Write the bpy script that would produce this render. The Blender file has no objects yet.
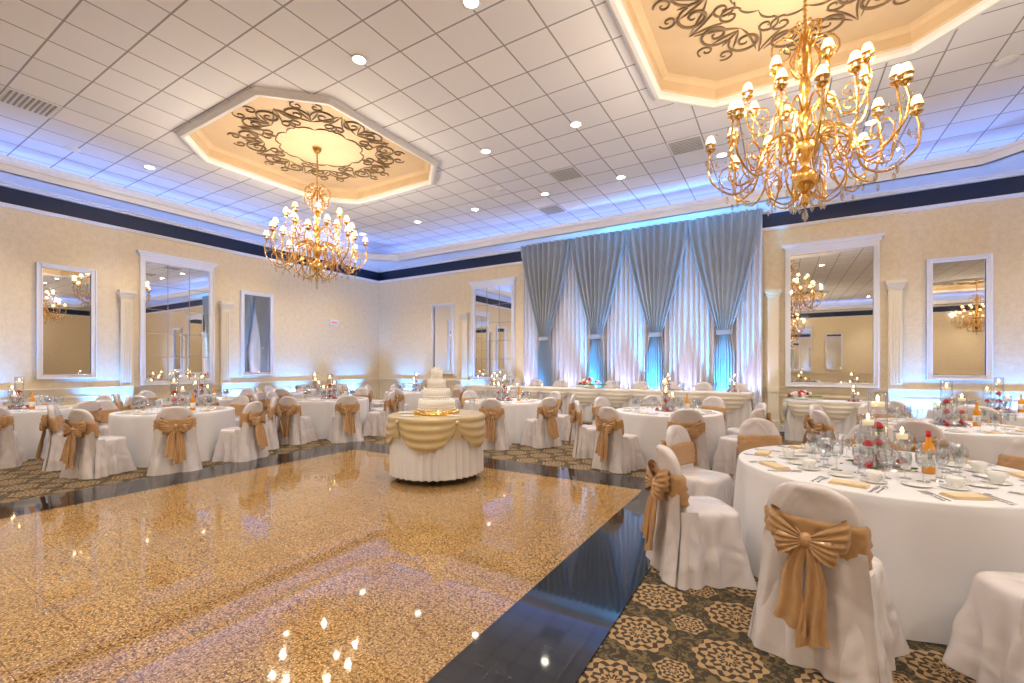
import bpy, math, random
from mathutils import Vector, Matrix
random.seed(7)
pi=math.pi
sc=bpy.context.scene
COL=sc.collection

# ------------------------------------------------------------------ materials
def newmat(name):
    m=bpy.data.materials.new(name); m.use_nodes=True
    nt=m.node_tree
    b=nt.nodes.get('Principled BSDF')
    return m,nt,b
class E:
    """tiny expression wrapper for shader math"""
    def __init__(s,nt,sock): s.nt=nt; s.s=sock
    def _op(s,op,o=None,o2=None):
        n=s.nt.nodes.new('ShaderNodeMath'); n.operation=op
        s.nt.links.new(s.s,n.inputs[0])
        for i,x in ((1,o),(2,o2)):
            if x is None: continue
            if isinstance(x,E): s.nt.links.new(x.s,n.inputs[i])
            else: n.inputs[i].default_value=x
        return E(s.nt,n.outputs[0])
    def __add__(s,o): return s._op('ADD',o)
    def __sub__(s,o): return s._op('SUBTRACT',o)
    def __mul__(s,o): return s._op('MULTIPLY',o)
    def __truediv__(s,o): return s._op('DIVIDE',o)
    def f(s,op,o=None,o2=None): return s._op(op,o,o2)
def geo_xyz(nt,scale=1.0,obj=False):
    if obj:
        g=nt.nodes.new('ShaderNodeTexCoord').outputs['Object']
    else:
        g=nt.nodes.new('ShaderNodeNewGeometry').outputs['Position']
    sp=nt.nodes.new('ShaderNodeSeparateXYZ'); nt.links.new(g,sp.inputs[0])
    return g,[E(nt,sp.outputs[i]) for i in range(3)]
def noise(nt,vec,scale,detail=3,rough=.5,dist=0):
    n=nt.nodes.new('ShaderNodeTexNoise'); n.inputs['Scale'].default_value=scale
    n.inputs['Detail'].default_value=detail; n.inputs['Roughness'].default_value=rough
    n.inputs['Distortion'].default_value=dist
    nt.links.new(vec,n.inputs['Vector']); return E(nt,n.outputs[0])
def mixc(nt,fac,a,b):
    n=nt.nodes.new('ShaderNodeMix'); n.data_type='RGBA'
    if isinstance(fac,E): nt.links.new(fac.s,n.inputs[0])
    else: n.inputs[0].default_value=fac
    for i,x in ((6,a),(7,b)):
        if isinstance(x,tuple): n.inputs[i].default_value=(x[0],x[1],x[2],1)
        else: nt.links.new(x,n.inputs[i])
    return n.outputs[2]
def bump(nt,b,h,strength=.3,dist=.01):
    n=nt.nodes.new('ShaderNodeBump'); n.inputs['Strength'].default_value=strength
    n.inputs['Distance'].default_value=dist
    nt.links.new(h.s,n.inputs['Height']); nt.links.new(n.outputs[0],b.inputs['Normal'])
def simple(name,col,rough=.5,metal=0,var=.08,nscale=6,bmp=0,sheen=0,emit=None,es=0,bd=.01,dist=0,det=3):
    m,nt,b=newmat(name)
    g,_=geo_xyz(nt,obj=True)
    n=noise(nt,g,nscale,det,.5,dist)
    c2=tuple(min(1,c*(1-var)) for c in col); c1=tuple(min(1,c*(1+var)) for c in col)
    nt.links.new(mixc(nt,n,c2,c1),b.inputs['Base Color'])
    b.inputs['Roughness'].default_value=rough; b.inputs['Metallic'].default_value=metal
    if sheen: b.inputs['Sheen Weight'].default_value=sheen
    if bmp: bump(nt,b,n,bmp,bd)
    if emit:
        b.inputs['Emission Color'].default_value=(*emit,1); b.inputs['Emission Strength'].default_value=es
    return m
def glassmat(name,tint=(1,1,1),refl=.25,k=.5):
    m,nt,b=newmat(name); nt.nodes.remove(b)
    out=nt.nodes['Material Output']
    t=nt.nodes.new('ShaderNodeBsdfTransparent'); t.inputs[0].default_value=(*tint,1)
    gl=nt.nodes.new('ShaderNodeBsdfGlossy'); gl.inputs['Roughness'].default_value=.03
    lw=nt.nodes.new('ShaderNodeLayerWeight'); lw.inputs[0].default_value=.35
    f=E(nt,lw.outputs['Facing'])*k+refl*.3
    mx=nt.nodes.new('ShaderNodeMixShader'); nt.links.new(f.s,mx.inputs[0])
    nt.links.new(t.outputs[0],mx.inputs[1]); nt.links.new(gl.outputs[0],mx.inputs[2])
    nt.links.new(mx.outputs[0],out.inputs[0]); return m

M={}
M['satin']=simple('silver_white_satin',(.65,.60,.60),.22,0,.06,4,.5,.1,bd=.06,dist=1.0,det=1.5)
M['linen']=simple('white_linen',(.74,.73,.75),.6,0,.04,4,.3,.1,bd=.03,det=1)
M['champ']=simple('champagne_satin',(.52,.31,.15),.20,.15,.12,12,.45,.1,bd=.015,dist=1,det=1)
M['goldcloth']=simple('gold_overlay_satin',(.55,.43,.23),.26,.1,.08,7,.25,.1,det=1)
M['napkin']=simple('napkin_cloth',(.72,.56,.34),.6,0,.05,30,.1)
M['white']=simple('white_paint',(.80,.80,.84),.45,0,.02,4)
M['cream']=simple('cream_paint',(.80,.71,.55),.55,0,.03,4)
M['panel']=simple('gold_cream_plaster',(.62,.47,.31),.6,0,.12,2)
M['navy']=simple('navy_paint',(.004,.014,.055),.35,0,.1,4)
M['brass']=simple('polished_brass',(.90,.56,.18),.2,1,.15,20)
M['bronze']=simple('bronze_stencil',(.17,.115,.065),.5,0,.2,8)
M['silver']=simple('silver_metal',(.8,.8,.82),.15,1,.03,10)
M['porcelain']=simple('porcelain',(.82,.81,.79),.15,0,.02,10)
M['icing']=simple('cake_icing',(.86,.84,.80),.5,0,.03,30,.1)
M['red']=simple('red_petals',(.48,.006,.016),.5,0,.3,60,.3)
M['blush']=simple('white_petals',(.85,.78,.72),.5,0,.1,60,.3)
M['green']=simple('leaf_green',(.05,.16,.03),.5,0,.3,30)
M['candle']=simple('candle_wax',(.9,.82,.62),.5,0,.03,10,emit=(1,.7,.35),es=.6)
M['flame']=simple('candle_flame',(1,.7,.3),.5,0,.01,3,emit=(1,.6,.2),es=50)
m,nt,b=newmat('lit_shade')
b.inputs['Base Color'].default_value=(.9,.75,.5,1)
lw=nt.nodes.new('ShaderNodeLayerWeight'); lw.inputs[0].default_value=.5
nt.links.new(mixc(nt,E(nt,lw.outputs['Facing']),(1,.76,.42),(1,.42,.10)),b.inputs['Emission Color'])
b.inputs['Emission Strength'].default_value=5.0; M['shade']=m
M['can']=simple('downlight_lens',(1,1,1),.5,0,.02,3,emit=(1,.9,.74),es=60)
M['led']=simple('led_lens',(.5,.8,1),.5,0,.02,3,emit=(.3,.7,1),es=20)
M['black']=simple('black_plastic',(.02,.02,.022),.4,0,.1,10)
M['darkgray']=simple('vent_gray',(.32,.32,.34),.5,0,.1,10)
M['amber']=simple('amber_bottle',(.75,.3,.03),.12,0,.1,10)
M['drape']=simple('blue_gray_drape',(.31,.34,.385),.33,0,.08,3,.1,.4)
M['sheer']=simple('pale_sheer_curtain',(.68,.65,.68),.65,0,.04,3,.1,.2)
M['exit']=simple('sign_face',(.85,.2,.15),.5,0,.02,4,emit=(1,.2,.1),es=.5)
M['goldlt']=simple('ivory_swag_satin',(.70,.65,.57),.35,0,.06,6,.2,.2)
M['glass']=glassmat('clear_glass',(.96,.98,.99),.25,.75)
M['crystal']=glassmat('cut_crystal',(1,.97,.92),.9,.8)
M['mirror']=simple('mirror_silvered',(.92,.93,.94),.015,1,.0,1)
# wallpaper
m,nt,b=newmat('damask_wallpaper'); g,(x,y,z)=geo_xyz(nt)
n1=noise(nt,g,9,6,.7); n2=noise(nt,g,28,3)
f=n1*.65+n2*.35
f=(f-.38)*3.2; f=f.f('MAXIMUM',0).f('MINIMUM',1)
nt.links.new(mixc(nt,f,(.75,.61,.40),(.86,.745,.54)),b.inputs['Base Color']); b.inputs['Roughness'].default_value=.6
bump(nt,b,f,.15,.01); M['wall']=m
# ceiling tiles
m,nt,b=newmat('acoustic_ceiling_tile'); g,(x,y,z)=geo_xyz(nt)
fx=(x/.61).f('FRACT'); fy=(y/.61).f('FRACT')
def edge(a,w): 
    return (a-.5).f('ABSOLUTE').f('GREATER_THAN',.5-w)
ln=edge(fx,.018).f('MAXIMUM',edge(fy,.018))
w=nt.nodes.new('ShaderNodeTexWhiteNoise'); w.noise_dimensions='2D'
cb=nt.nodes.new('ShaderNodeCombineXYZ')
nt.links.new((x/.61).f('FLOOR').s,cb.inputs[0]); nt.links.new((y/.61).f('FLOOR').s,cb.inputs[1]); nt.links.new(cb.outputs[0],w.inputs['Vector'])
sp=noise(nt,g,60,2)
tile=mixc(nt,E(nt,w.outputs['Value'])*.6+sp*.3,(.80,.81,.90),(.90,.90,.96))
nt.links.new(mixc(nt,ln,tile,(.34,.33,.38)),b.inputs['Base Color']); b.inputs['Roughness'].default_value=.75
M['ceil']=m
# granite
def granite(name,c1,c2,c3,rough,line,size=.305,line_w=.007,ior=1.5):
    m,nt,b=newmat(name); g,(x,y,z)=geo_xyz(nt)
    n1=noise(nt,g,62,3,.7); n2=noise(nt,g,95,2); n3=noise(nt,g,3,3)
    f=((n1-.40)*6).f('MAXIMUM',0).f('MINIMUM',1)
    base=mixc(nt,f,c1,c2)
    f2=((n2-.58)*14).f('MAXIMUM',0).f('MINIMUM',1)
    base=mixc(nt,f2,base,c3)
    fx=(x/size).f('FRACT'); fy=(y/size).f('FRACT')
    ln=edge(fx,line_w).f('MAXIMUM',edge(fy,line_w))
    w=nt.nodes.new('ShaderNodeTexWhiteNoise'); w.noise_dimensions='2D'
    cb=nt.nodes.new('ShaderNodeCombineXYZ')
    nt.links.new((x/size).f('FLOOR').s,cb.inputs[0]); nt.links.new((y/size).f('FLOOR').s,cb.inputs[1]); nt.links.new(cb.outputs[0],w.inputs['Vector'])
    base=mixc(nt,E(nt,w.outputs['Value'])*.2+n3*.1,base,tuple(c*.45 for c in c2))
    nt.links.new(mixc(nt,ln*.6,base,line),b.inputs['Base Color'])
    b.inputs['Roughness'].default_value=rough
    b.inputs['IOR'].default_value=ior
    return m
M['tan']=granite('tan_granite_tile',(.085,.038,.012),(.44,.255,.09),(.74,.54,.30),.04,(.06,.035,.018),ior=1.68)
M['blackg']=granite('black_granite_tile',(.006,.007,.009),(.012,.014,.018),(.03,.035,.045),.05,(.05,.055,.06),ior=1.75)
# carpet
m,nt,b=newmat('medallion_carpet'); g,(x,y,z)=geo_xyz(nt)
def medal(ox,oy,size,R,pet):
    u=((x+ox)/size).f('FRACT')-.5; v=((y+oy)/size).f('FRACT')-.5
    r=(u*u+v*v).f('SQRT'); a=v.f('ARCTAN2',u)
    c=(a*pet).f('COSINE'); c2=(a*(pet*2)).f('COSINE')
    rim=r.f('LESS_THAN',c*.02+R)
    bands=((r*(2*pi*3.6/R))-c*1.5).f('SINE')+c2*.9
    bands=bands.f('GREATER_THAN',.0)
    core=r.f('LESS_THAN',R*.12)
    return rim,(rim*bands).f('MAXIMUM',core),r
S=.46
r1,m1,_=medal(0,0,S,.37,8)
r2,m2,_=medal(S/2,S/2,S,.20,6)
rim=r1.f('MAXIMUM',r2); pat=m1.f('MAXIMUM',m2)
nn=noise(nt,g,70,3,.7); blob=noise(nt,g,20,3,.6,1.5)
bl=((blob-.50)*25).f('MAXIMUM',0).f('MINIMUM',1)
bg=mixc(nt,bl,(.024,.019,.012),(.15,.105,.04))
base=mixc(nt,rim,bg,(.035,.024,.016))
base=mixc(nt,pat,base,(.45,.29,.135))
base=mixc(nt,nn*.55,base,(.055,.036,.02))
nt.links.new(base,b.inputs['Base Color']); b.inputs['Roughness'].default_value=.95
bump(nt,b,noise(nt,g,300,2),.4,.004); M['carpet']=m

# ------------------------------------------------------------------ mesh builder
class MB:
    def __init__(s): s.v=[];s.f=[];s.m=[];s.sm=[];s.T=Matrix()
    def add(s,v,f,m=0,smooth=True):
        o=len(s.v); s.v+=[s.T@Vector(p) for p in v]
        for q in f: s.f.append([i+o for i in q]); s.m.append(m); s.sm.append(smooth)
    def box(s,x0,x1,y0,y1,z0,z1,m=0):
        v=[(x,y,z) for z in (z0,z1) for y in (y0,y1) for x in (x0,x1)]
        s.add(v,[(0,2,3,1),(4,5,7,6),(0,1,5,4),(2,6,7,3),(0,4,6,2),(1,3,7,5)],m,False)
    def prism(s,poly,z0,z1,m=0):
        n=len(poly); v=[(x,y,z0) for x,y in poly]+[(x,y,z1) for x,y in poly]
        f=[list(range(n))[::-1],list(range(n,2*n))]+[(i,(i+1)%n,(i+1)%n+n,i+n) for i in range(n)]
        s.add(v,f,m,False)
    def loft(s,rings,m=0,cap0=False,cap1=False,closed=True,smooth=True):
        n=len(rings[0]); v=[p for r in rings for p in r]; f=[]
        for i in range(len(rings)-1):
            for j in range(n if closed else n-1):
                k=(j+1)%n; f.append((i*n+j,i*n+k,(i+1)*n+k,(i+1)*n+j))
        if cap0: f.append(list(range(n))[::-1])
        if cap1: f.append(list(range((len(rings)-1)*n,len(rings)*n)))
        s.add(v,f,m,smooth)
    def lathe(s,prof,n=16,m=0,c=(0,0,0),smooth=True):
        s.loft([[(c[0]+r*math.cos(2*pi*j/n),c[1]+r*math.sin(2*pi*j/n),c[2]+z) for j in range(n)] for r,z in prof],m,prof[0][0]>1e-4,prof[-1][0]>1e-4,True,smooth)
    def tube(s,pts,rad,n=6,m=0):
        P=[Vector(p) for p in pts]; rings=[]
        prev=None
        for i,p in enumerate(P):
            t=(P[min(i+1,len(P)-1)]-P[max(i-1,0)])
            if t.length<1e-9: t=Vector((0,0,1))
            t.normalize()
            if prev is None: a=t.orthogonal().normalized()
            else:
                a=(prev-t*prev.dot(t))
                a=a.normalized() if a.length>1e-6 else t.orthogonal().normalized()
            prev=a; bb=t.cross(a)
            r=rad[i] if isinstance(rad,(list,tuple)) else rad
            rings.append([p+a*(r*math.cos(2*pi*j/n))+bb*(r*math.sin(2*pi*j/n)) for j in range(n)])
        s.loft(rings,m,True,True)
    def ell(s,c,rx,ry,rz,m=0,n=10,k=6):
        s.loft([[(c[0]+rx*math.sin(pi*i/k)*math.cos(2*pi*j/n),c[1]+ry*math.sin(pi*i/k)*math.sin(2*pi*j/n),c[2]-rz*math.cos(pi*i/k)) for j in range(n)] for i in range(k+1)],m)
    def mesh(s,name,mats):
        me=bpy.data.meshes.new(name); me.from_pydata([tuple(p) for p in s.v],[],s.f)
        for q in mats: me.materials.append(M[q])
        for i,p in enumerate(me.polygons): p.material_index=s.m[i]; p.use_smooth=s.sm[i]
        me.update(); return me
def place(name,me,loc=(0,0,0),rz=0,scale=1,parent=None):
    o=bpy.data.objects.new(name,me); o.location=loc; o.rotation_euler=(0,0,rz)
    o.scale=scale if isinstance(scale,tuple) else (scale,)*3
    COL.objects.link(o)
    if parent: o.parent=parent
    return o
def catmull(P,k=6):
    P=[Vector(p) for p in P]; out=[]
    Q=[P[0]*2-P[1]]+P+[P[-1]*2-P[-2]]
    for i in range(1,len(Q)-2):
        a,b_,c,d=Q[i-1:i+3]
        for j in range(k):
            t=j/k
            out.append(.5*((2*b_)+(c-a)*t+(2*a-5*b_+4*c-d)*t*t+(-a+3*b_-3*c+d)*t**3))
    out.append(P[-1]); return out

# ------------------------------------------------------------------ room shell
X0,X1,Y0,Y1=-13.0,12.0,-12.0,11.9
CZ=5.6
q=MB(); q.box(X0,X1,Y0,Y1,-.1,0,0); place('floor',q.mesh('floor',['carpet']))
q=MB()
ox0,ox1,oy0,oy1=-7.2,-.83,-2.2,6.0; ix0,ix1,iy0,iy1=-6.48,-1.43,-1.5,5.4
q.box(ix0,ix1,iy0,iy1,.0,.012,0)
q.box(ox0,ix0,oy0,oy1,0,.012,1); q.box(ix1,ox1,oy0,oy1,0,.012,1)
q.box(ix0,ix1,iy1,oy1,0,.012,1); q.box(ix0,ix1,oy0,iy0,0,.012,1)
place('dance_floor',q.mesh('dance_floor',['tan','blackg']))
def wall(name,x0,x1,y0,y1):
    q=MB(); q.box(x0,x1,y0,y1,-.1,5.9,0); place(name,q.mesh(name,['wall']))
wall('wall_left',X0-.15,X0,Y0,Y1); wall('wall_right',X1,X1+.15,Y0,Y1)
wall('wall_back',X0-.15,X1+.15,Y1,Y1+.15); wall('wall_front',X0-.15,X1+.15,Y0-.15,Y0)
def strip(q,side,d0,d1,z0,z1,m,a0=None,a1=None):
    if side=='L': q.box(X0+d0,X0+d1,a0 if a0 is not None else Y0,a1 if a1 is not None else Y1,z0,z1,m)
    if side=='R': q.box(X1-d1,X1-d0,a0 if a0 is not None else Y0,a1 if a1 is not None else Y1,z0,z1,m)
    if side=='B': q.box(a0 if a0 is not None else X0,a1 if a1 is not None else X1,Y1-d1,Y1-d0,z0,z1,m)
    if side=='F': q.box(a0 if a0 is not None else X0,a1 if a1 is not None else X1,Y0+d0,Y0+d1,z0,z1,m)
for s,nm in (('L','left'),('R','right'),('B','back'),('F','front')):
    q=MB(); strip(q,s,0,.02,0,.14,0); strip(q,s,0,.035,0,.03,0); place('baseboard_'+nm,q.mesh('bb',['white']))
    q=MB()
    strip(q,s,0,.03,.94,.99,0); strip(q,s,0,.05,.99,1.02,0); strip(q,s,0,.02,.90,.94,0)
    L=(Y1-Y0) if s in 'LR' else (X1-X0); st=Y0 if s in 'LR' else X0
    n=int(L/1.1)
    for i in range(n):
        a=st+.1+i*L/n; e=a+L/n-.2
        strip(q,s,0,.02,.24,.27,0,a,e); strip(q,s,0,.02,.80,.83,0,a,e)
        strip(q,s,0,.02,.24,.83,0,a,a+.03); strip(q,s,0,.02,.24,.83,0,e-.03,e)
    place('trim_rail_'+nm,q.mesh('rail',['cream']))
    q=MB(); strip(q,s,0,.03,4.66,5.03,0); strip(q,s,0,.05,4.60,4.66,1); strip(q,s,0,.08,4.63,4.66,1)
    place('trim_frieze_'+nm,q.mesh('frieze',['navy','white']))
coffers=[(-7.85,5.7),(.27,5.7),(8.4,5.7),(-7.85,-7.6),(.27,-7.6),(8.4,-7.6)]
hw,hl,ch=1.85,1.9,.68
def octo(cx,cy,a,b_,c):
    return [(cx-a+c,cy-b_),(cx+a-c,cy-b_),(cx+a,cy-b_+c),(cx+a,cy+b_-c),(cx+a-c,cy+b_),(cx-a+c,cy+b_),(cx-a,cy+b_-c),(cx-a,cy-b_+c)]
xs=sorted({X0,X1}|{c[0]-hw for c in coffers}|{c[0]+hw for c in coffers})
ys=sorted({Y0,Y1}|{c[1]-hl for c in coffers}|{c[1]+hl for c in coffers})
q=MB()
for i in range(len(xs)-1):
    for j in range(len(ys)-1):
        x0,x1,y0,y1=xs[i],xs[i+1],ys[j],ys[j+1]; mx,my=(x0+x1)/2,(y0+y1)/2
        if any(abs(mx-c[0])<.1 and abs(my-c[1])<.1 for c in coffers):
            for t in ([(x0,y0),(x0,y0+ch),(x0+ch,y0)],[(x1,y0),(x1-ch,y0),(x1,y0+ch)],[(x1,y1),(x1,y1-ch),(x1-ch,y1)],[(x0,y1),(x0+ch,y1),(x0,y1-ch)]):
                q.add([(a,b_,CZ) for a,b_ in t],[(0,1,2)],0,False)
        else: q.add([(x0,y0,CZ),(x0,y1,CZ),(x1,y1,CZ),(x1,y0,CZ)],[(0,1,2,3)],0,False)
q.box(X0,X1,Y0,Y1,6.0,6.1,0)
place('ceiling',q.mesh('ceiling',['ceil']))
# coffer mesh
q=MB()
def ring(a,b_,c,z): return [(x,y,z) for x,y in octo(0,0,a,b_,c)]
prof=[(0.10,0.0),(0.10,-.05),(.05,-.09),(.0,-.09),(-.04,-.05),(-.04,.0),(-.06,.02),(-.06,.16),(-.10,.20),(-.14,.22)]
q.loft([ring(hw+o,hl+o,ch+o*.586,z) for o,z in prof[:6]],0,smooth=False)
q.loft([ring(hw+o,hl+o,ch+o*.586,z) for o,z in prof[5:]],1,smooth=False)
zt=.22
q.add(ring(hw-.13,hl-.13,ch-.07,zt),[list(range(8))],1,False)
def scroll(cx,cy,ang,size,turns,hand,r=.014):
    pts=[]
    N=int(22*turns)
    for i in range(N+1):
        t=i/N; rr=size*(1-t)**.9+.012; a=ang+hand*turns*2*pi*t
        pts.append((cx+rr*math.cos(a),cy+rr*math.sin(a),zt-.012))
    q.tube(pts,[r*(.55+.9*math.sin(pi*min(1,.15+.85*i/N))) for i in range(N+1)],5,2)
def leafline(p0,p1,p2,r=.013):
    pts=[]
    for i in range(11):
        t=i/10
        pts.append(((1-t)**2*p0[0]+2*t*(1-t)*p1[0]+t*t*p2[0],(1-t)**2*p0[1]+2*t*(1-t)*p1[1]+t*t*p2[1],zt-.012))
    q.tube(pts,[r*(.3+math.sin(pi*i/10)) for i in range(11)],5,2)
for k in range(8):
    th=k*pi/4
    for hnd in (1,-1):
        a=th+hnd*.19
        R=1.22; cx,cy=R*math.cos(a),R*math.sin(a)
        scroll(cx,cy,a+pi/2*hnd*-1,.20,1.5,hnd)
        a2=th+hnd*.30; cx,cy=.93*math.cos(a2),.93*math.sin(a2)
        scroll(cx,cy,a2+pi,.13,1.3,-hnd,.011)
        a3=th+hnd*.10; scroll(1.5*math.cos(a3),1.5*math.sin(a3),a3,.10,1.2,hnd,.010)
        def pp(r,a): return (r*math.cos(a),r*math.sin(a))
        leafline(pp(1.02,th),pp(1.1,th+hnd*.2),pp(1.38,th+hnd*.36))
        leafline(pp(.72,th),pp(.85,th+hnd*.15),pp(.8,th+hnd*.36),.010)
        leafline(pp(1.42,th+hnd*.39),pp(1.15,th+hnd*.36),pp(.95,th+hnd*.2),.011)
    for w_ in (-.08,0,.08): leafline(pp(1.05,th),pp(1.2,th+w_),pp(1.36,th+w_*1.5),.012)
cof=q.mesh('ceiling_medallion',['white','panel','bronze'])
for c in coffers: place('ceiling_medallion',cof,(c[0],c[1],CZ))
# perimeter cove soffit
q=MB()
W=.8
def sof(poly): q.prism(poly,5.05,5.11,0)
def lip(p0,p1):
    (x0,y0),(x1,y1)=p0,p1; d=Vector((x1-x0,y1-y0)); d.normalize(); n=Vector((-d.y,d.x))
    for o0,o1,z0,z1 in ((-.02,.05,5.05,5.22),(-.05,.06,5.18,5.24),(-.035,.05,5.05,5.08)):
        poly=[(x0+n.x*o0,y0+n.y*o0),(x1+n.x*o0,y1+n.y*o0),(x1+n.x*o1,y1+n.y*o1),(x0+n.x*o1,y0+n.y*o1)]
        q.prism(poly,z0,z1,0)
sof([(X0,Y0),(X0+W,Y0),(X0+W,Y1),(X0,Y1)]); sof([(X1-W,Y0),(X1,Y0),(X1,Y1),(X1-W,Y1)])
sof([(X0+W,Y1-W),(3.05,Y1-W),(4.25,9.9),(X1-W,9.9),(X1-W,Y1),(X0+W,Y1)]); sof([(X0+W,Y0),(X1-W,Y0),(X1-W,Y0+W),(X0+W,Y0+W)])
cc=1.0
sof([(X0+W,Y1-W-cc),(X0+W+cc,Y1-W),(X0+W,Y1-W)])
pts=[(X0+W+cc,Y1-W),(3.05,Y1-W),(4.25,9.9),(X1-W,9.9),(X1-W,Y0+W),(X0+W,Y0+W),(X0+W,Y1-W-cc)]
for i in range(len(pts)): lip(pts[i],pts[(i+1)%len(pts)])
for s in 'LBRF':
    strip(q,s,0,.10,4.98,5.05,0); strip(q,s,0,.16,5.02,5.05,0)
place('trim_cove_soffit',q.mesh('cove',['white']))

# ------------------------------------------------------------------ mirrors & pilasters
def frame_mesh(w,z0,z1,tiles=None,head=False,fw=.09):
    q=MB()
    q.add([(-w/2+.01,-.035,z0+.01),(w/2-.01,-.035,z0+.01),(w/2-.01,-.035,z1-.01),(-w/2+.01,-.035,z1-.01)],[(0,1,2,3)],1,False)
    for (o,t,dp) in ((0,fw,.06),(fw*.75,fw*.25,.09),(0,fw*.2,.075)):
        a=o;b_=o+t
        q.box(-w/2+fw-b_,-w/2+fw-a,-dp,-.004,z0,z1,0); q.box(w/2-fw+a,w/2-fw+b_,-dp,-.004,z0,z1,0)
        q.box(-w/2+fw-b_,w/2-fw+b_,-dp,-.004,z0+fw-b_,z0+fw-a,0); q.box(-w/2+fw-b_,w/2-fw+b_,-dp,-.004,z1-fw+a,z1-fw+b_,0)
    if head:
        q.box(-w/2-.03,w/2+.03,-.12,-.004,z1,z1+.05,0); q.box(-w/2-.07,w/2+.07,-.16,-.004,z1+.05,z1+.10,0)
        q.box(-w/2+.0,w/2,-.08,-.004,z1-.12,z1,0)
    if tiles:
        nx,nz=tiles
        for i in range(1,nx):
            x=-w/2+fw+(w-2*fw)*i/nx; q.box(x-.006,x+.006,-.042,-.03,z0+.05,z1-.05,2)
        for i in range(1,nz):
            z=z0+fw+(z1-z0-2*fw)*i/nz; q.box(-w/2+.05,w/2-.05,-.042,-.03,z-.006,z+.006,2)
    return q.mesh('mirror',['white','mirror','darkgray'])
small=frame_mesh(.93,1.22,3.6)
bigA=frame_mesh(1.6,1.03,4.1,(3,5),True,.1); bigB=frame_mesh(1.66,1.03,4.1,None,True,.1)
place('wall_mirror',small,(X0,3.3,0),pi/2); place('wall_mirror',small,(X0,7.31,0),pi/2)
place('tall_wall_mirror',bigA,(X0,5.35,0),pi/2)
place('wall_mirror',small,(-9.88,Y1,0)); place('tall_wall_mirror',bigA,(-7.83,Y1,0))
place('tall_wall_mirror',bigB,(.90,Y1,0)); place('wall_mirror',small,(2.92,Y1,0))
place('wall_mirror',small,(2.9,Y0,0),pi); place('tall_wall_mirror',bigB,(.9,Y0,0),pi)
place('tall_wall_mirror',bigB,(X1,5.35,0),-pi/2)
q=MB()
q.box(-.11,.11,-.13,-.06,0,3.05,0); q.box(-.13,.13,-.16,-.06,0,.25,0); q.box(-.12,.12,-.15,-.06,.9,1.03,0)
q.box(-.13,.13,-.16,-.06,3.05,3.1,0); q.box(-.145,.145,-.19,-.06,3.1,3.15,0); q.box(-.165,.165,-.22,-.06,3.15,3.22,0)
for x in (-.07,-.023,.023,.07): q.box(x-.010,x+.010,-.145,-.12,1.1,2.95,0)
pil=q.mesh('pilaster',['cream'])
for y in (4.28,6.42): place('pilaster',pil,(X0,y,0),pi/2)
for x in (-8.90,1.97,-.165): place('pilaster',pil,(x,Y1,0))
q=MB(); q.box(-.17,.17,-.05,-.004,0,.2,0); q.box(-.15,.15,-.055,-.049,.03,.17,0); q.box(-.11,.11,-.058,-.055,.07,.13,1); place('exit_sign',q.mesh('exit',['white','exit']),(X0,9.9,2.85),pi/2)

# ------------------------------------------------------------------ curtains
q=MB()
cx0,cx1=-6.66,-.38; N=560
def rowpts(z,x0,x1,yb,amp,n,fr,ph=0):
    return [(x0+(x1-x0)*i/n, yb+amp*math.sin(fr*i/n*2*pi+ph+.6*math.sin(i*.13)), z) for i in range(n+1)]
q.loft([rowpts(z,cx0,cx1,Y1-.13,.05+.010*(5-z)/5,N,50) for z in (.2,1.5,3,4.2,5.04)],0,closed=False)
place('pleated_curtain',q.mesh('curtain',['sheer']))
cw=(cx1-cx0)/4
q=MB()
rows=[]; n=160
for i in range(41):
    z=5.04-(5.04-.21)*i/40
    if z>2.35:
        t=(5.04-z)/(5.04-2.35); w_=max(cw*.51*(1-.80*t**1.3),.15)
    elif z>2.2: w_=.15
    else: w_=.15+.07*min(1,(2.2-z)/.4)
    row=[]
    for j in range(n+1):
        u=j/n*2-1
        dens=min(1,.25+.75*w_/(cw*.5))
        y=-.055*math.cos(u*pi*8.5+.5*math.sin(u*6+1))*(.5+.5*dens)-.10*(1-u*u)*(1.5-dens)
        row.append((w_*u,y,z))
    rows.append(row)
q.loft(rows,0,closed=False)
q.loft([[(.165*math.cos(2*pi*j/16),-.06+.10*math.sin(2*pi*j/16),z) for j in range(16)] for z in (2.22,2.26,2.30,2.33)],0)
dr=q.mesh('drape',['drape'])
for k in range(4): place('tied_drape',dr,(cx0+cw*(k+.5),Y1-.27,0))

q=MB(); q.lathe([(.07,0),(.07,.12),(.085,.13),(.085,.16),(.06,.165)],14,0); q.lathe([(.06,.166),(.0,.168)],14,1)
q.box(-.09,.09,-.02,.02,0,.02,0)
upm=q.mesh('uplight',['black','led'])
def spot(loc,target,energy,color,angle,blend=.6,r=.05,name='uplight_beam'):
    l=bpy.data.lights.new(name,'SPOT'); l.energy=energy; l.color=color; l.spot_size=math.radians(angle); l.spot_blend=blend; l.shadow_soft_size=r
    o=bpy.data.objects.new(name,l); o.location=loc
    o.rotation_euler=(Vector(target)-Vector(loc)).to_track_quat('-Z','Y').to_euler(); COL.objects.link(o); return o
for k in range(4):
    x=cx0+cw*(k+.5); place('led_uplight',upm,(x,Y1-.58,.2)); spot((x,Y1-.60,.40),(x,Y1-.30,1.6),1900,(.04,.42,1),50)
for k in range(5):
    x=cx0+cw*k; x=min(max(x,cx0+.2),cx1-.2)
    place('led_uplight',upm,(x,Y1-.45,.2)); spot((x,Y1-.48,.40),(x,Y1-.14,2.6),190,(.48,.55,1),62)
for y in (1.9,3.95,6.75,8.4,10.6):
    place('led_uplight',upm,(X0+.32,y,0)); spot((X0+.34,y,.2),(X0,y,1.6),620,(.06,.30,1),85,.8)
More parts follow.
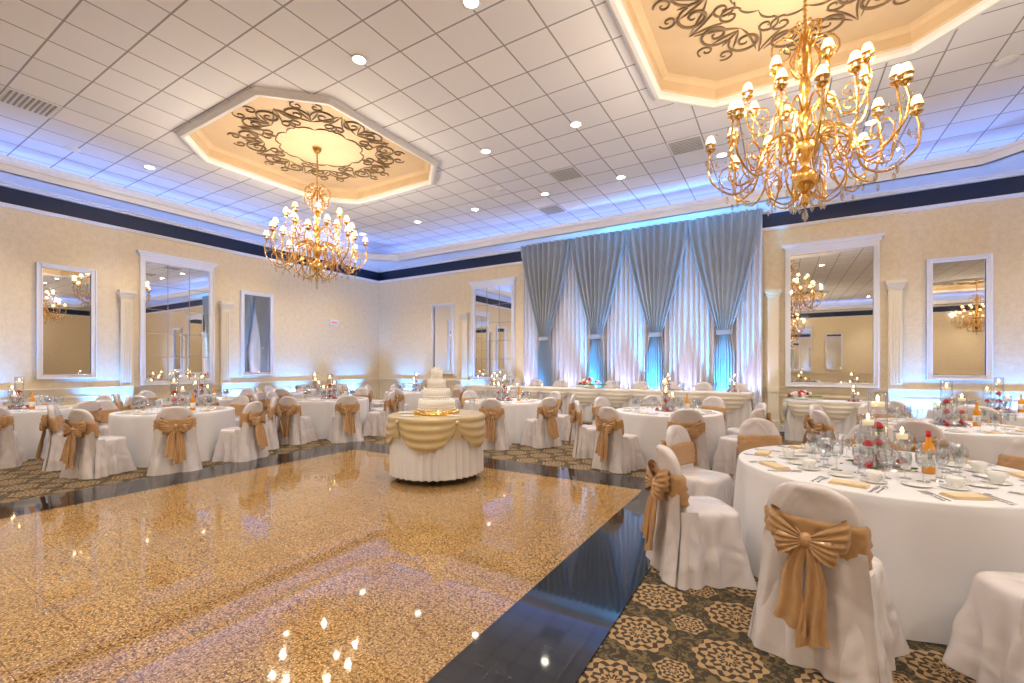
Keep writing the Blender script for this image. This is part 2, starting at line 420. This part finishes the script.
for x in (-11.4,-8.6,2.3,3.8):
    place('led_uplight',upm,(x,Y1-.32,0)); spot((x,Y1-.34,.2),(x,Y1,1.6),620,(.06,.30,1),85,.8)

# ------------------------------------------------------------------ chandelier
q=MB()
q.lathe([(.0,-.78),(.03,-.75),(.05,-.70),(.02,-.66),(.03,-.62),(.10,-.56),(.13,-.48),(.09,-.40),(.04,-.36),(.05,-.30),(.09,-.2),(.10,-.12),(.05,-.04),(.03,.02),(.05,.08),(.07,.16),(.05,.25),(.025,.32),(.04,.4),(.06,.48),(.04,.56),(.022,.65),(.03,.8),(.015,.9),(.012,1.0),(.012,1.72),(.05,1.74),(.09,1.80),(.10,1.84)],16,0)
for i in range(14):
    q.lathe([(.0,.98+i*.052),(.022,1.0+i*.052),(.022,1.01+i*.052),(0,1.03+i*.052)],6,0)
def pol(r,a,z): return (r*math.cos(a),r*math.sin(a),z)
lamps=[]
def lamp(r,a,z):
    c=pol(r,a,z)
    q.lathe([(.01,-.03),(.03,-.02),(.055,.0),(.058,.008),(.02,.012)],10,0,c)
    q.lathe([(.013,.01),(.013,.07)],6,2,c)
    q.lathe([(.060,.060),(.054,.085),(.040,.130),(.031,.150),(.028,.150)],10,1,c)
    q.lathe([(.062,.058),(.063,.064),(.058,.066)],10,0,c)
    lamps.append((c[0],c[1],c[2]+.18))
def crystal(c,s=1):
    q.lathe([(0,-.075*s),(.016*s,-.045*s),(.012*s,-.01*s),(0,.0)],4,3,c,False)
def arm(a,ctrl,r=.012):
    c=catmull([(x,da,z) for x,da,z in ctrl],6); q.tube([pol(p[0],a+p[1],p[2]) for p in c],r,6,0)
def curl(a,r0,z0,rad,turns,start,hand=1,r=.009,fr=.15):
    sp_=[]
    n_=int(turns*11)
    for i in range(n_+1):
        t=i/n_; aa=start+hand*t*turns*2*pi; rr=rad*(1-(1-fr)*t)
        sp_.append(pol(r0+rr*math.cos(aa),a+.02*math.sin(t*6),z0+rr*math.sin(aa)))
    q.tube(sp_,r,5,0)
for k in range(16):
    a=2*pi*k/16
    if k%2==0: R,z=.96,.0
    else: R,z=.78,.18
    arm(a,[(.05,0,-.12),(.22,.05,-.02),(.42,0.08,-.12),(.52,.03,-.42),(.72,-.03,-.52),(R-.02,-.02,-.36),(R+.03,0,-.18),(R,0,z-.02)],.012)
    curl(a,R-.22,-.32,.15,1.3,-pi/2,1,.008)
    curl(a+.1,.34,-.30,.12,1.2,pi/2,-1,.007)
    lamp(R,a,z)
    crystal(pol(R,a,z-.18),1.2); crystal(pol(R+.05,a,z-.10),1.0); crystal(pol(R-.06,a,z-.14),1.0); crystal(pol(.62,a,-.54)); crystal(pol(.78,a,-.54),1.1)
    crystal(pol(R-.12,a+.12,-.44),1.2)
    for j in range(8):
        t=j/7; a2=a+t*2*pi/16; rr=(R*(1-t)+(.78 if k%2==0 else .96)*t); zz=-.16-.10*math.sin(pi*t)
        q.lathe([(0,-.013),(.011,0),(0,.013)],4,3,pol(rr,a2,zz),False)
for k in range(8):
    a=2*pi*k/8+pi/16
    arm(a,[(.04,0,.18),(.18,.1,.32),(.3,.1,.22),(.36,0,.05),(.52,0,.05),(.6,0,.25),(.58,0,.42)],.011); lamp(.58,a,.44)
    crystal(pol(.5,a,.0),1.2); crystal(pol(.58,a,.30),1.1)
    curl(a,.42,.24,.11,1.2,-pi/2,1,.008)
    if k%2==0: curl(a,.22,.86,.17,1.5,pi*1.1,-1,.010,.2)
    arm(a,[(.03,0,.55),(.10,0,.62),(.15,0,.74),(.09,0,.88),(.04,0,1.0),(.10,0,1.10),(.16,0,1.08),(.15,0,1.02)],.008)
    arm(a,[(.05,0,-.62),(.2,0,-.72),(.36,0,-.62),(.40,0,-.46),(.32,0,-.38),(.25,0,-.45),(.29,0,-.52)],.010)
    crystal(pol(.36,a,-.64),1.3); crystal(pol(.15,a,-.70),1.3)
    for j in range(9):
        t=j/8; rr=.1+(.86)*t; zz=.55*(1-t)-.28*math.sin(pi*t)
        q.lathe([(0,-.014),(.012,0),(0,.014)],5,3,pol(rr,a+.2,zz),False)
crystal((0,0,-.78),2)
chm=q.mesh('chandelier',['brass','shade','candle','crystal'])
HZ=3.95
for i,(cx,cy) in enumerate(coffers):
    c=place('chandelier',chm,(cx-(.06 if i<2 else 0),cy-.05,HZ),.1*i,(.95,.95,1.02))
    for j,p in enumerate(lamps):
        if i<2:
            if j%3: continue
            en=52
        else:
            if j not in (0,8): continue
            en=220
        l=bpy.data.lights.new('bulb','POINT'); l.energy=en; l.color=(1,.83,.60); l.shadow_soft_size=.025
        o=bpy.data.objects.new('bulb',l); o.parent=c; o.location=p; COL.objects.link(o)

# ------------------------------------------------------------------ downlights, vents
q=MB(); q.lathe([(.10,0),(.11,-.012),(.085,-.014),(.08,-.004)],20,0); q.lathe([(.08,-.005),(0,-.006)],20,1)
dl=q.mesh('recessed_downlight',['white','can'])
pos=[]
for x in (-4.85,-3.0): 
    for y in (-2,1.1,4.1,7.1,9.6): pos.append((x,y))
for x in (-11.2,): 
    for y in (-2,1.5,4.1,7.1,9.6): pos.append((x,y))
for x in (-8.9,-6.9,-1.0,1.3,3.4): pos.append((x,9.6))
for x in (-9.1,-6.9,-1.0,1.4): pos.append((x,1.5))
for y in (1.1,4.1,7.1): pos+= [(3.4,y),(5.3,y)]
for x in (-9,-3.8,4.4,9): pos+= [(x,-5),(x,-10)]
for x,y in pos:
    place('recessed_downlight',dl,(x,y,CZ)); spot((x,y,CZ-.03),(x,y,0),345,(1,.91,.79),105,.7,.06,'downlight_beam')
q=MB(); q.box(-.3,.3,-.3,.3,-.012,-.001,0)
for i in range(9): q.box(-.27,.27,-.26+i*.06,-.235+i*.06,-.02,-.01,1)
vt=q.mesh('air_vent',['white','darkgray'])
for x,y in ((-4.0,8.4),(-5.7,10.2),(2.6,6.6),(-10.2,1.9),(-2.0,8.4)): place('air_vent',vt,(round(x/.61)*.61+.305,round(y/.61)*.61+.305,CZ))
q=MB(); q.lathe([(.12,0),(.12,-.01),(.02,-.03),(0,-.03)],18,0)
spk=q.mesh('ceiling_speaker',['white'])
for x,y in ((-2.5,2.5),(-5.6,8.8),(2.6,8.6),(-11.5,3)): place('ceiling_speaker',spk,(x,y,CZ))
def area(loc,rot,sx,sy,en,col,name='cove_led_strip'):
    l=bpy.data.lights.new(name,'AREA'); l.shape='RECTANGLE'; l.size=sx; l.size_y=sy; l.energy=en; l.color=col
    o=bpy.data.objects.new(name,l); o.location=loc; o.rotation_euler=rot; COL.objects.link(o)
BL=(.22,.38,1)
area((X0+.3,(Y0+Y1)/2,5.13),(pi,0,0),.12,Y1-Y0-1.6,120,BL); area((X1-.3,(Y0+Y1)/2,5.13),(pi,0,0),.12,Y1-Y0-1.6,120,BL)
area(((X0+X1)/2,Y1-.3,5.13),(pi,0,0),X1-X0-1.6,.12,120,BL); area(((X0+X1)/2,Y0+.3,5.13),(pi,0,0),X1-X0-1.6,.12,120,BL)

# ------------------------------------------------------------------ chair
def chair_mesh():
    q=MB(); n=96
    def sup(a,hx,hy,e=4):
        c,s=math.cos(a),math.sin(a); r=(abs(c/hx)**e+abs(s/hy)**e)**(-1/e); return r*c,r*s
    rings=[]
    for i in range(17):
        t=i/16; z=.005+.45*t
        hx=.275-.045*t; hy=.285-.045*t; r=[]
        for j in range(n):
            a=2*pi*j/n; x,y=sup(a,hx,hy,5)
            fold=.024*(1-t)**.8*math.sin(a*9+1.6*math.sin(a*2)+t*2.0)+.009*(1-t)*math.sin(a*17+2-t*3)
            fold+=.006*math.sin(t*12+4*math.cos(4*a))*math.sin(pi*t)
            cr=abs(math.sin(2*a))**6*.045*(1-t)**1.3
            k=1+(fold+cr)/math.hypot(x,y); r.append((x*k,y*k-.01,z))
        rings.append(r)
    for s_,z in ((.985,.468),(.95,.482),(.86,.492),(.6,.498),(.3,.50),(.02,.50)):
        rings.append([(sup(2*pi*j/n,.23,.24,5)[0]*s_,sup(2*pi*j/n,.23,.24,5)[1]*s_-.01,z) for j in range(n)])
    q.loft(rings,0,False,True)
    def bc(z): return -.215-.10*max(0,z-.4)
    TOP=.925
    def bw(z):
        w_=.225
        if z>.66: w_=.225*(1-((z-.66)/(TOP-.66))**2.8)**.45 if z<TOP else .0
        return max(w_,.004)
    def bring(z,o=0,zz=None):
        m_=48; hx=bw(z)+o; hy=.038*min(1,(bw(z)/.1))+o; out=[]
        for j in range(m_):
            a=2*pi*j/m_; x,y=sup(a,hx,hy,2.8)
            curve=.045*(x/.23)**2
            wr=.004*math.sin(x*38+z*19)*math.sin(z*30+x*9)
            out.append((x,y+bc(z)+curve+wr,zz if zz else z))
        return out
    zs=[.35,.42,.48,.54,.60,.65,.70,.75,.79,.83,.86,.885,.903,.915,.922,.9245]
    q.loft([bring(z) for z in zs],0,True,True)
    rows=[]
    for i in range(16):
        z=.62-.615*i/15; t=i/15; row=[]
        for j in range(57):
            u=j/56*2-1; x=u*(.228+.06*t)
            y=bc(z)-.038+.045*u*u-.06*t-.026*t**.7*math.cos(u*10+1+t)-.008*t*math.cos(u*23)
            row.append((x,y,z))
        rows.append(row)
    q.loft(rows,0,closed=False)
    for sgn in (-1,1):
        rows=[]
        for i in range(12):
            z=.50-.495*i/11; t=i/11; row=[]
            for j in range(9):
                v=j/8
                x=sgn*((.228+.06*t)*(1-v)+(.232+.045*t)*v+.028*t*math.sin(v*pi*2))
                y=(bc(z)+.005-.055*t)*(1-v)+(-.10)*v
                row.append((x,y,z))
            rows.append(row)
        q.loft(rows,0,closed=False)
    q.loft([bring(z,o+.003*math.sin(i*2.2)) for i,(z,o) in enumerate([(.535,.004),(.545,.012),(.565,.015),(.585,.009),(.61,.016),(.635,.010),(.66,.016),(.685,.010),(.71,.016),(.735,.010),(.75,.004)])],1)
    yb=bc(.64)-.058; zb=.645
    q.ell((0,yb-.02,zb),.034,.032,.042,1,12,8)
    for sgn in (-1,1):
        for (ln_,tilt,hw0,dy) in ((.165,.34,.066,0),(.125,-.20,.05,-.018)):
            rows=[]
            for i in range(25):
                t=i/24*2*pi; e=(1-math.cos(t))/2
                x=.015+ln_*e; y=-.022-.042*math.sin(t)*e**.3+dy
                hwid=.014+hw0*e**.8; row=[]
                for j in range(13):
                    v=j/12*2-1
                    row.append((sgn*(x-.016*v*v*e),yb+y+.010*math.cos(v*11+x*20)*e**.5+.035*(x/.23)**2,zb+tilt*x+v*hwid))
                rows.append(row)
            q.loft(rows,1,closed=False)
        rows=[]
        L=.47 if sgn>0 else .41
        for i in range(20):
            t=i/19; row=[]
            for j in range(13):
                v=j/12*2-1
                hwid=.016+.056*t**.7
                cx=sgn*(.012+.055*t+.018*math.sin(t*5))
                row.append((cx+v*hwid, yb-.03-.060*t+.016*math.cos(v*7+t*3)*t**.4, zb-.01-L*t+.03*v*sgn*t))
            rows.append(row)
        q.loft(rows,1,closed=False)
    return q.mesh('dining_chair',['satin','champ'])
CH=chair_mesh()
def ring_chairs(T,R,angs,z=0,jit=.04,s0=1.0):
    for a in angs:
        aa=math.radians(a)
        place('dining_chair',CH,(T[0]+R*math.cos(aa),T[1]+R*math.sin(aa),z),aa+pi/2+random.uniform(-jit,jit)*2,s0*random.uniform(.985,1.015))

# ------------------------------------------------------------------ round tables
def cloth_table(R,H,n=192,folds=15,flare=.07,z0=.006,seed=1,m=0,amp=.035):
    rnd=random.Random(seed); ph=[rnd.uniform(0,6.28) for _ in range(5)]
    q=MB(); rings=[]
    def fr(a): return math.sin(folds*a+ph[0]+1.0*math.sin(2*a+ph[1]))*.65+.35*math.sin((folds*1.0+7)*a+ph[2])
    for i in range(15):
        t=i/14; z=z0+(H-.012-z0)*t; k=(1-t)
        rr=[]
        for j in range(n):
            a=2*pi*j/n
            r=R+.008+flare*k**1.1+amp*k**.65*fr(a)*(1 if k>.02 else 0)
            rr.append((r*math.cos(a),r*math.sin(a),z))
        rings.append(rr)
    for r,z in ((R+.004,H-.004),(R-.008,H),(R*.8,H),(R*.4,H),(.01,H)):
        rings.append([(r*math.cos(2*pi*j/n),r*math.sin(2*pi*j/n),z) for j in range(n)])
    q.loft(rings,m,False,True); return q
RT=.82
farT=cloth_table(RT,.76,folds=13,flare=.03,amp=.03).mesh('banquet_table',['linen'])
nearT=cloth_table(.92,.76,n=256,folds=12,flare=.03,seed=3,amp=.045).mesh('banquet_table_near',['linen'])

def p_goblet(q,c,s=1,m=0):
    q.lathe([(.034*s,0),(.033*s,.003),(.006*s,.008),(.004*s,.02),(.004*s,.075*s),(.02*s,.088*s),(.036*s,.115*s),(.040*s,.15*s),(.036*s,.19*s),(.034*s,.19*s),(.037*s,.15*s),(.033*s,.117*s),(.0,.09*s)],16,m,c)
def p_rose(q,c,r,m):
    for k in range(3):
        for j in range(5-k):
            a=2*pi*j/(5-k)+k; rr=r*(.62-.25*k)
            q.ell((c[0]+rr*math.cos(a)*.7,c[1]+rr*math.sin(a)*.7,c[2]+k*r*.22),r*.55,r*.55,r*.5,m,7,5)
def p_cyl(q,c,r,h,mg,mw):
    q.lathe([(r,0),(r,h)],20,mg,c)
    q.lathe([(r+.001,h-.004),(r+.002,h),(r-.003,h)],20,mg,c)
    q.lathe([(r-.016,h*.80),(r-.016,h*.80+.035),(.0,h*.80+.035)],12,mw,c)
def centerpiece():
    q=MB()
    q.lathe([(.17,0),(.17,.006),(0,.006)],28,5)
    for (x,y,r,h) in ((0,.03,.058,.54),(-.12,-.03,.05,.38),(.11,-.05,.05,.26)):
        p_cyl(q,(x,y,.006),r,h,0,1)
        q.ell((x,y,h*.80+.065),.009,.009,.024,6,6,4)
        for k in range(2 if h<.5 else 3):
            zz=.05+k*.12
            if zz<h*.6: p_rose(q,(x,y,zz),r*.68,2); q.tube([(x,y,.02),(x+.01,y,zz)],.004,4,3); q.ell((x+.02,y,zz-.03),.03,.012,.008,3,6,4)
    for k in range(14):
        a=random.uniform(0,6.28); r=random.uniform(.17,.25)
        q.ell((r*math.cos(a),r*math.sin(a),.004),.014,.010,.003,2,6,3)
    for k in range(4):
        a=k*1.57+.4; p_rose(q,(.15*math.cos(a),.15*math.sin(a),.028),.030,2 if k%3 else 4)
        q.ell((.18*math.cos(a+.3),.18*math.sin(a+.3),.02),.035,.015,.008,3,6,4)
    return q.mesh('vase_centerpiece',['glass','candle','red','green','blush','silver','flame'])
CP=centerpiece()
def setting_mesh(R,n,off):
    q=MB()
    for i in range(n):
        a=math.radians(off+360/n*i); q.T=Matrix.Rotation(a,4,'Z')@Matrix.Translation((R,0,0))
        q.box(-.26,-.14,-.05,.05,0,.012,1)
        q.lathe([(.05,0),(.09,.008),(.088,.010),(.05,.003),(0,.003)],18,2,(-.17,.19,0))
        p_goblet(q,(-.30,.10,0),.95,0); p_goblet(q,(-.34,-.02,0),.85,0); p_goblet(q,(-.36,.14,0),1.05,0)
        q.box(-.28,-.10,-.11,-.10,.0,.004,3); q.box(-.28,-.10,-.14,-.13,.0,.004,3); q.box(-.28,-.10,.085,.095,.0,.004,3)
    q.T=Matrix()
    q.lathe([(.033,0),(.036,.006),(.036,.16),(.030,.19),(.014,.215),(.013,.28),(.015,.285),(.0,.29)],12,4,(.29,.12,0)); q.lathe([(.037,.05),(.037,.13)],12,2,(.29,.12,0))
    return q.mesh('table_setting',['glass','napkin','porcelain','silver','amber'])
ST=setting_mesh(RT,8,22.5)

tables=[(-11.12,2.2),(-11.15,5.05),(-11.12,7.9),(-8.58,3.5),(-8.6,6.45),(-9.0,9.6),(-5.0,8.0),(-1.6,7.55),(1.75,7.5),(4.9,6.6),(-11.1,-.8),(2.95,10.1)]
for i,T in enumerate(tables):
    place('banquet_table',farT,(T[0],T[1],0),i*.7)
    place('vase_centerpiece',CP,(T[0],T[1],.761),i*1.1,1.0)
    place('table_setting',ST,(T[0],T[1],.761),0)
    angs=[22.5+45*k for k in range(8)]
    if i==11: angs=[180+22.5,180+67.5,-22.5,-67.5]
    ring_chairs(T,1.19,angs)
TN=(.62,4.19)
place('banquet_table',nearT,(TN[0],TN[1],0))
ring_chairs(TN,1.32,[a+31 for a in (220.5,)],jit=.0,s0=.975)
ring_chairs(TN,1.32,[a+31 for a in (179,134)],jit=.03)
ring_chairs(TN,1.32,[a+31 for a in (259,)],jit=.0)
ring_chairs(TN,1.32,[a+31 for a in (92,52,12,296,332)],jit=.03)
place('vase_centerpiece',CP,(TN[0],TN[1],.761),.55,1.0)
def fork():
    q=MB(); 
    q.loft([[(x-w_,y,z),(x+w_,y,z),(x+w_,y,z+.002),(x-w_,y,z+.002)] for x,y,z,w_ in ((0,-.10,0,.008),(0,-.05,.002,.005),(0,.02,.004,.004),(0,.045,.003,.011),(0,.055,.002,.012))],0,True,True)
    for x in (-.010,-.0035,.0035,.010): q.box(x-.0018,x+.0018,.053,.10,.002,.004,0)
    return q.mesh('fork',['silver'])
def knife():
    q=MB(); q.loft([[(-w_,y,0),(w_,y,0),(w_,y,.003),(-w_,y,.003)] for y,w_ in ((-.12,.008),(-.03,.006),(-.02,.010),(.06,.010),(.11,.002))],0,True,True)
    return q.mesh('table_knife',['silver'])
def spoon():
    q=MB(); q.loft([[(-w_,y,0),(w_,y,0),(w_,y,.003),(-w_,y,.003)] for y,w_ in ((-.10,.007),(-.03,.004),(.05,.004))],0,True,True); q.ell((0,.075,.004),.017,.028,.004,0,12,6)
    return q.mesh('spoon',['silver'])
FK,KN,SP=fork(),knife(),spoon()
q=MB()
for i in range(4):
    o=.003*i; q.box(-.10+o,.10-o,-.055+o,.055-o,.004*i,.004*i+.0035,0)
NP=q.mesh('folded_napkin',['napkin'])
q=MB(); q.lathe([(.040,0),(.075,.010),(.074,.013),(.040,.004),(0,.004)],28,0); PL=q.mesh('side_plate',['porcelain'])
q=MB(); q.lathe([(.03,0),(.07,.008),(.069,.011),(.03,.005),(.025,.006),(.03,.012),(.042,.05),(.044,.07),(.041,.07),(.039,.05),(.02,.016),(0,.015)],24,0)
q.tube(catmull([(.042,0,.06),(.065,0,.062),(.068,0,.04),(.04,0,.03)],4),.004,6,0); CU=q.mesh('coffee_cup',['porcelain'])
q=MB(); p_goblet(q,(0,0,0),1.05); GB=q.mesh('wine_glass',['glass'])
q=MB(); q.lathe([(.033,0),(.036,.006),(.036,.16),(.030,.19),(.014,.215),(.013,.28),(.015,.285),(.0,.29)],18,0); q.lathe([(.037,.05),(.037,.13)],18,1); q.lathe([(.0155,.25),(.0155,.292),(0,.293)],12,2)
WB=q.mesh('wine_bottle',['amber','blush','red'])
Zt=.761
for a in (219,179,138,259,96,55,14,300,337):
    w_=math.radians(a+31); ca,sa=math.cos(w_),math.sin(w_)
    def P(r,t): return (TN[0]+ca*r-sa*t,TN[1]+sa*r+ca*t,Zt)
    place('folded_napkin',NP,P(.77,0),w_+pi/2+.1)
    place('fork',FK,P(.77,-.14),w_+pi/2); place('fork',FK,P(.77,-.17),w_+pi/2)
    place('table_knife',KN,P(.77,.13),w_+pi/2); place('spoon',SP,P(.77,.16),w_+pi/2)
    place('side_plate',PL,P(.54,-.10),0); place('coffee_cup',CU,P(.57,.08),w_+1)
    place('wine_glass',GB,P(.42,.01),0); place('wine_glass',GB,P(.39,.10),0); place('wine_glass',GB,P(.35,-.05),0,.85)
def PC(lat,dep):
    r=math.radians(31); return (TN[0]+lat*math.cos(r)-dep*math.sin(r),TN[1]+lat*math.sin(r)+dep*math.cos(r),Zt)
place('wine_bottle',WB,PC(.17,-.19),0)
# ------------------------------------------------------------------ cake table + cake
CTX,CTY=-4.0,4.68; CR=.60; CHt=.84
q=cloth_table(CR,CHt,n=320,folds=40,flare=.0,z0=.09,seed=5,amp=.028)
n=288; SW=5
rings=[]
for i in range(25):
    t=i/24; rr=[]
    for j in range(n):
        a=2*pi*j/n; s_=abs(math.sin(a*SW/2+1.15)); D=.10+.30*s_**.75
        z=CHt+.004-D*t
        ripple=.009*math.sin(t*(14+10*s_))*s_ * (1 if t>.02 else 0)
        r=CR+.02+.028*math.sin(pi*t)*s_+ripple+.045*t*(1-z/CHt)+.012
        rr.append((r*math.cos(a),r*math.sin(a),z))
    rings.append(rr)
q.loft(rings,1)
q.loft([[(r*math.cos(2*pi*j/n),r*math.sin(2*pi*j/n),z) for j in range(n)] for r,z in ((CR+.032,CHt+.004),(CR+.01,CHt+.012),(CR*.7,CHt+.012),(.01,CHt+.012))],1,False,True)
for k in range(SW):
    a=(pi*2*k-2.3)/SW; r=CR+.045
    q.T=Matrix.Translation((r*math.cos(a),r*math.sin(a),CHt-.05))@Matrix.Rotation(a+pi/2,4,'Z')
    q.ell((0,0,0),.03,.025,.035,1,10,6)
    for sg in (-1,1):
        q.loft([[(sg*.02*t+v*(.01+.03*t),-.01+.008*math.cos(v*5),-.20*t) for v in (-1,-.5,0,.5,1)] for t in (0,.3,.6,1)],1,closed=False)
    q.T=Matrix()
for k in range(4):
    a=k*pi/2+.6; c=(.5*math.cos(a),.5*math.sin(a))
    q.lathe([(.014,.06),(.014,.4)],8,2,(c[0],c[1],0)); 
    q.tube([(c[0]-.015,c[1],.053),(c[0]+.015,c[1],.053)],.04,14,3)
place('cake_table',q.mesh('cake_table',['linen','goldcloth','silver','black']),(CTX,CTY,0))
q=MB()
q.lathe([(.30,0),(.31,.012),(.29,.02),(.27,.05),(.27,.055),(0,.055)],40,1)
for k in range(36):
    a=2*pi*k/36; q.ell((.29*math.cos(a),.29*math.sin(a),.03),.016,.016,.016,1,6,4)
z=.056
for r,h in ((.245,.135),(.18,.135),(.125,.135),(.08,.125)):
    q.lathe([(r,z),(r,z+h-.012),(r-.012,z+h),(0,z+h)],40,0)
    nb=int(2*pi*r/.028)
    for k in range(nb):
        a=2*pi*k/nb; q.ell((r*math.cos(a),r*math.sin(a),z+.010),.014,.014,.013,0,6,4)
    for k in range(nb):
        a=2*pi*k/nb; q.ell((r*.96*math.cos(a),r*.96*math.sin(a),z+h),.008,.008,.008,0,5,4)
    q.lathe([(r+.002,z+.03),(r+.004,z+.035),(r+.004,z+.045),(r+.002,z+.05)],40,2)
    z+=h
for k in range(4): p_rose(q,(.03*math.cos(k*1.57),.03*math.sin(k*1.57),z+.015),.03,3)
place('wedding_cake',q.mesh('wedding_cake',['icing','brass','blush','blush']),(CTX,CTY,CHt+.013))
q=MB(); q.lathe([(.04,0),(.09,.008),(.088,.011),(.04,.004),(0,.004)],22,0)
dp=q.mesh('dessert_plate',['porcelain'])
for dx,dy in ((.42,-.15),(-.40,-.2),(-.1,-.46)): place('dessert_plate',dp,(CTX+dx,CTY+dy,CHt+.013))
place('wine_glass',GB,(CTX-.1,CTY+.45,CHt+.013)); place('wine_glass',GB,(CTX+.33,CTY+.36,CHt+.013))

# ------------------------------------------------------------------ long tables with swags
def long_table(name,x0,x1,y0,y1,zb,H,nsw):
    q=MB(); L=x1-x0; cx=(x0+x1)/2; D=y1-y0
    base=[]
    per=2*(L+D); N=int(per/.02)
    for i in range(N):
        s=i/N*per
        if s<L: p=(-L/2+s,-D/2,s)
        elif s<L+D: p=(L/2,-D/2+(s-L),s)
        elif s<2*L+D: p=(L/2-(s-L-D),D/2,s)
        else: p=(-L/2,D/2-(s-2*L-D),s)
        base.append(p)
    def nrm(s):
        if s<L: return (0,-1)
        if s<L+D: return (1,0)
        if s<2*L+D: return (0,1)
        return (-1,0)
    rows=[]
    for i in range(6):
        t=i/5; z=.006+(H-.01)*t
        rows.append([(x+nrm(s)[0]*(.03+.02*math.sin(s*42)*(1-.5*t)),y+nrm(s)[1]*(.03+.02*math.sin(s*42)*(1-.5*t)),z) for x,y,s in base])
    q.loft(rows,0)
    q.box(-L/2-.04,L/2+.04,-D/2-.04,D/2+.04,H-.008,H,0)
    pitch=L/nsw; rows=[]
    for i in range(13):
        t=i/12; row=[]
        for x,y,s in base:
            sc_=abs(math.sin(pi*s/pitch)) if s<L else abs(math.sin(pi*(s-L)/.75))
            D_=.08+.30*sc_**.8; z=H+.002-D_*t; o=.06+.03*math.sin(pi*t)*sc_+.012*math.sin(t*D_*70)*sc_
            row.append((x+nrm(s)[0]*o,y+nrm(s)[1]*o,z))
        rows.append(row)
    q.loft(rows,1)
    place(name,q.mesh(name,['linen','goldlt']),(cx,(y0+y1)/2,zb))
q=MB(); q.box(-7.6,-.40,9.62,11.35,0,.19,0); q.box(-7.6,-.40,9.60,9.62,0,.19,1); q.box(-6.65,-.40,11.35,11.86,0,.19,0)
place('stage_riser',q.mesh('riser',['carpet','black']))
long_table('head_table',-7.4,-.55,9.9,10.5,.192,.76,9)
for k in range(9):
    place('dining_chair',CH,(-6.6+k*.72,10.93,.192),pi+random.uniform(-.05,.05))
q=MB()
for k in range(9):
    x=-3.1+k*.72
    if k==4: continue
    p_goblet(q,(x+.1,0,0),1.0,0); p_goblet(q,(x+.2,.06,0),.9,0); q.box(x-.08,x+.08,.1,.22,0,.014,1)
    q.lathe([(.03,0),(.035,.06),(.033,.06),(0,.01)],10,0,(x-.3,-.1,0)); q.lathe([(.02,.01),(.02,.04),(0,.04)],8,2,(x-.3,-.1,0)); q.ell((x-.3,-.1,.055),.008,.008,.018,3,6,4)
place('table_setting',q.mesh('hs',['glass','napkin','candle','flame']),(-3.95,10.2,.955))
q=MB()
q.lathe([(.10,0),(.16,.03),(.17,.08),(.12,.09)],18,0)
for k in range(26):
    a=random.uniform(0,6.28); r=random.uniform(0,.22); p_rose(q,(r*1.5*math.cos(a),r*.7*math.sin(a),.10+.10*(1-r/.22)+random.uniform(0,.03)),.045,1 if k%3 else 2)
for k in range(22):
    a=random.uniform(0,6.28); r=random.uniform(.2,.3); q.ell((r*1.4*math.cos(a),r*.7*math.sin(a),.09),.06,.025,.012,3,6,4)
FL=q.mesh('flower_arrangement',['porcelain','blush','red','green'])
place('flower_arrangement',FL,(-3.95,10.2,.955))
for x in (-6.7,-2.15,-.85): place('vase_centerpiece',CP,(x,10.2,.955),x,.7)
long_table('sweetheart_table',.1,1.7,10.55,11.1,0,.80,3)
place('flower_arrangement',FL,(.35,10.8,.803),.3,.8); place('vase_centerpiece',CP,(1.2,10.8,.803),1,.6)

# ------------------------------------------------------------------ camera & view
cam=bpy.data.cameras.new('camera'); cam.sensor_width=36; cam.lens=449/1024*36; cam.shift_y=24/1024; cam.clip_start=.05
co=bpy.data.objects.new('camera',cam); co.location=(0,0,1.5); co.rotation_euler=(pi/2,0,math.radians(31)); COL.objects.link(co); sc.camera=co
w=bpy.data.worlds.new('world'); sc.world=w; w.use_nodes=True
w.node_tree.nodes['Background'].inputs[0].default_value=(.5,.55,.7,1); w.node_tree.nodes['Background'].inputs[1].default_value=.3
sc.view_settings.view_transform='Standard'
sc.view_settings.exposure=-.66
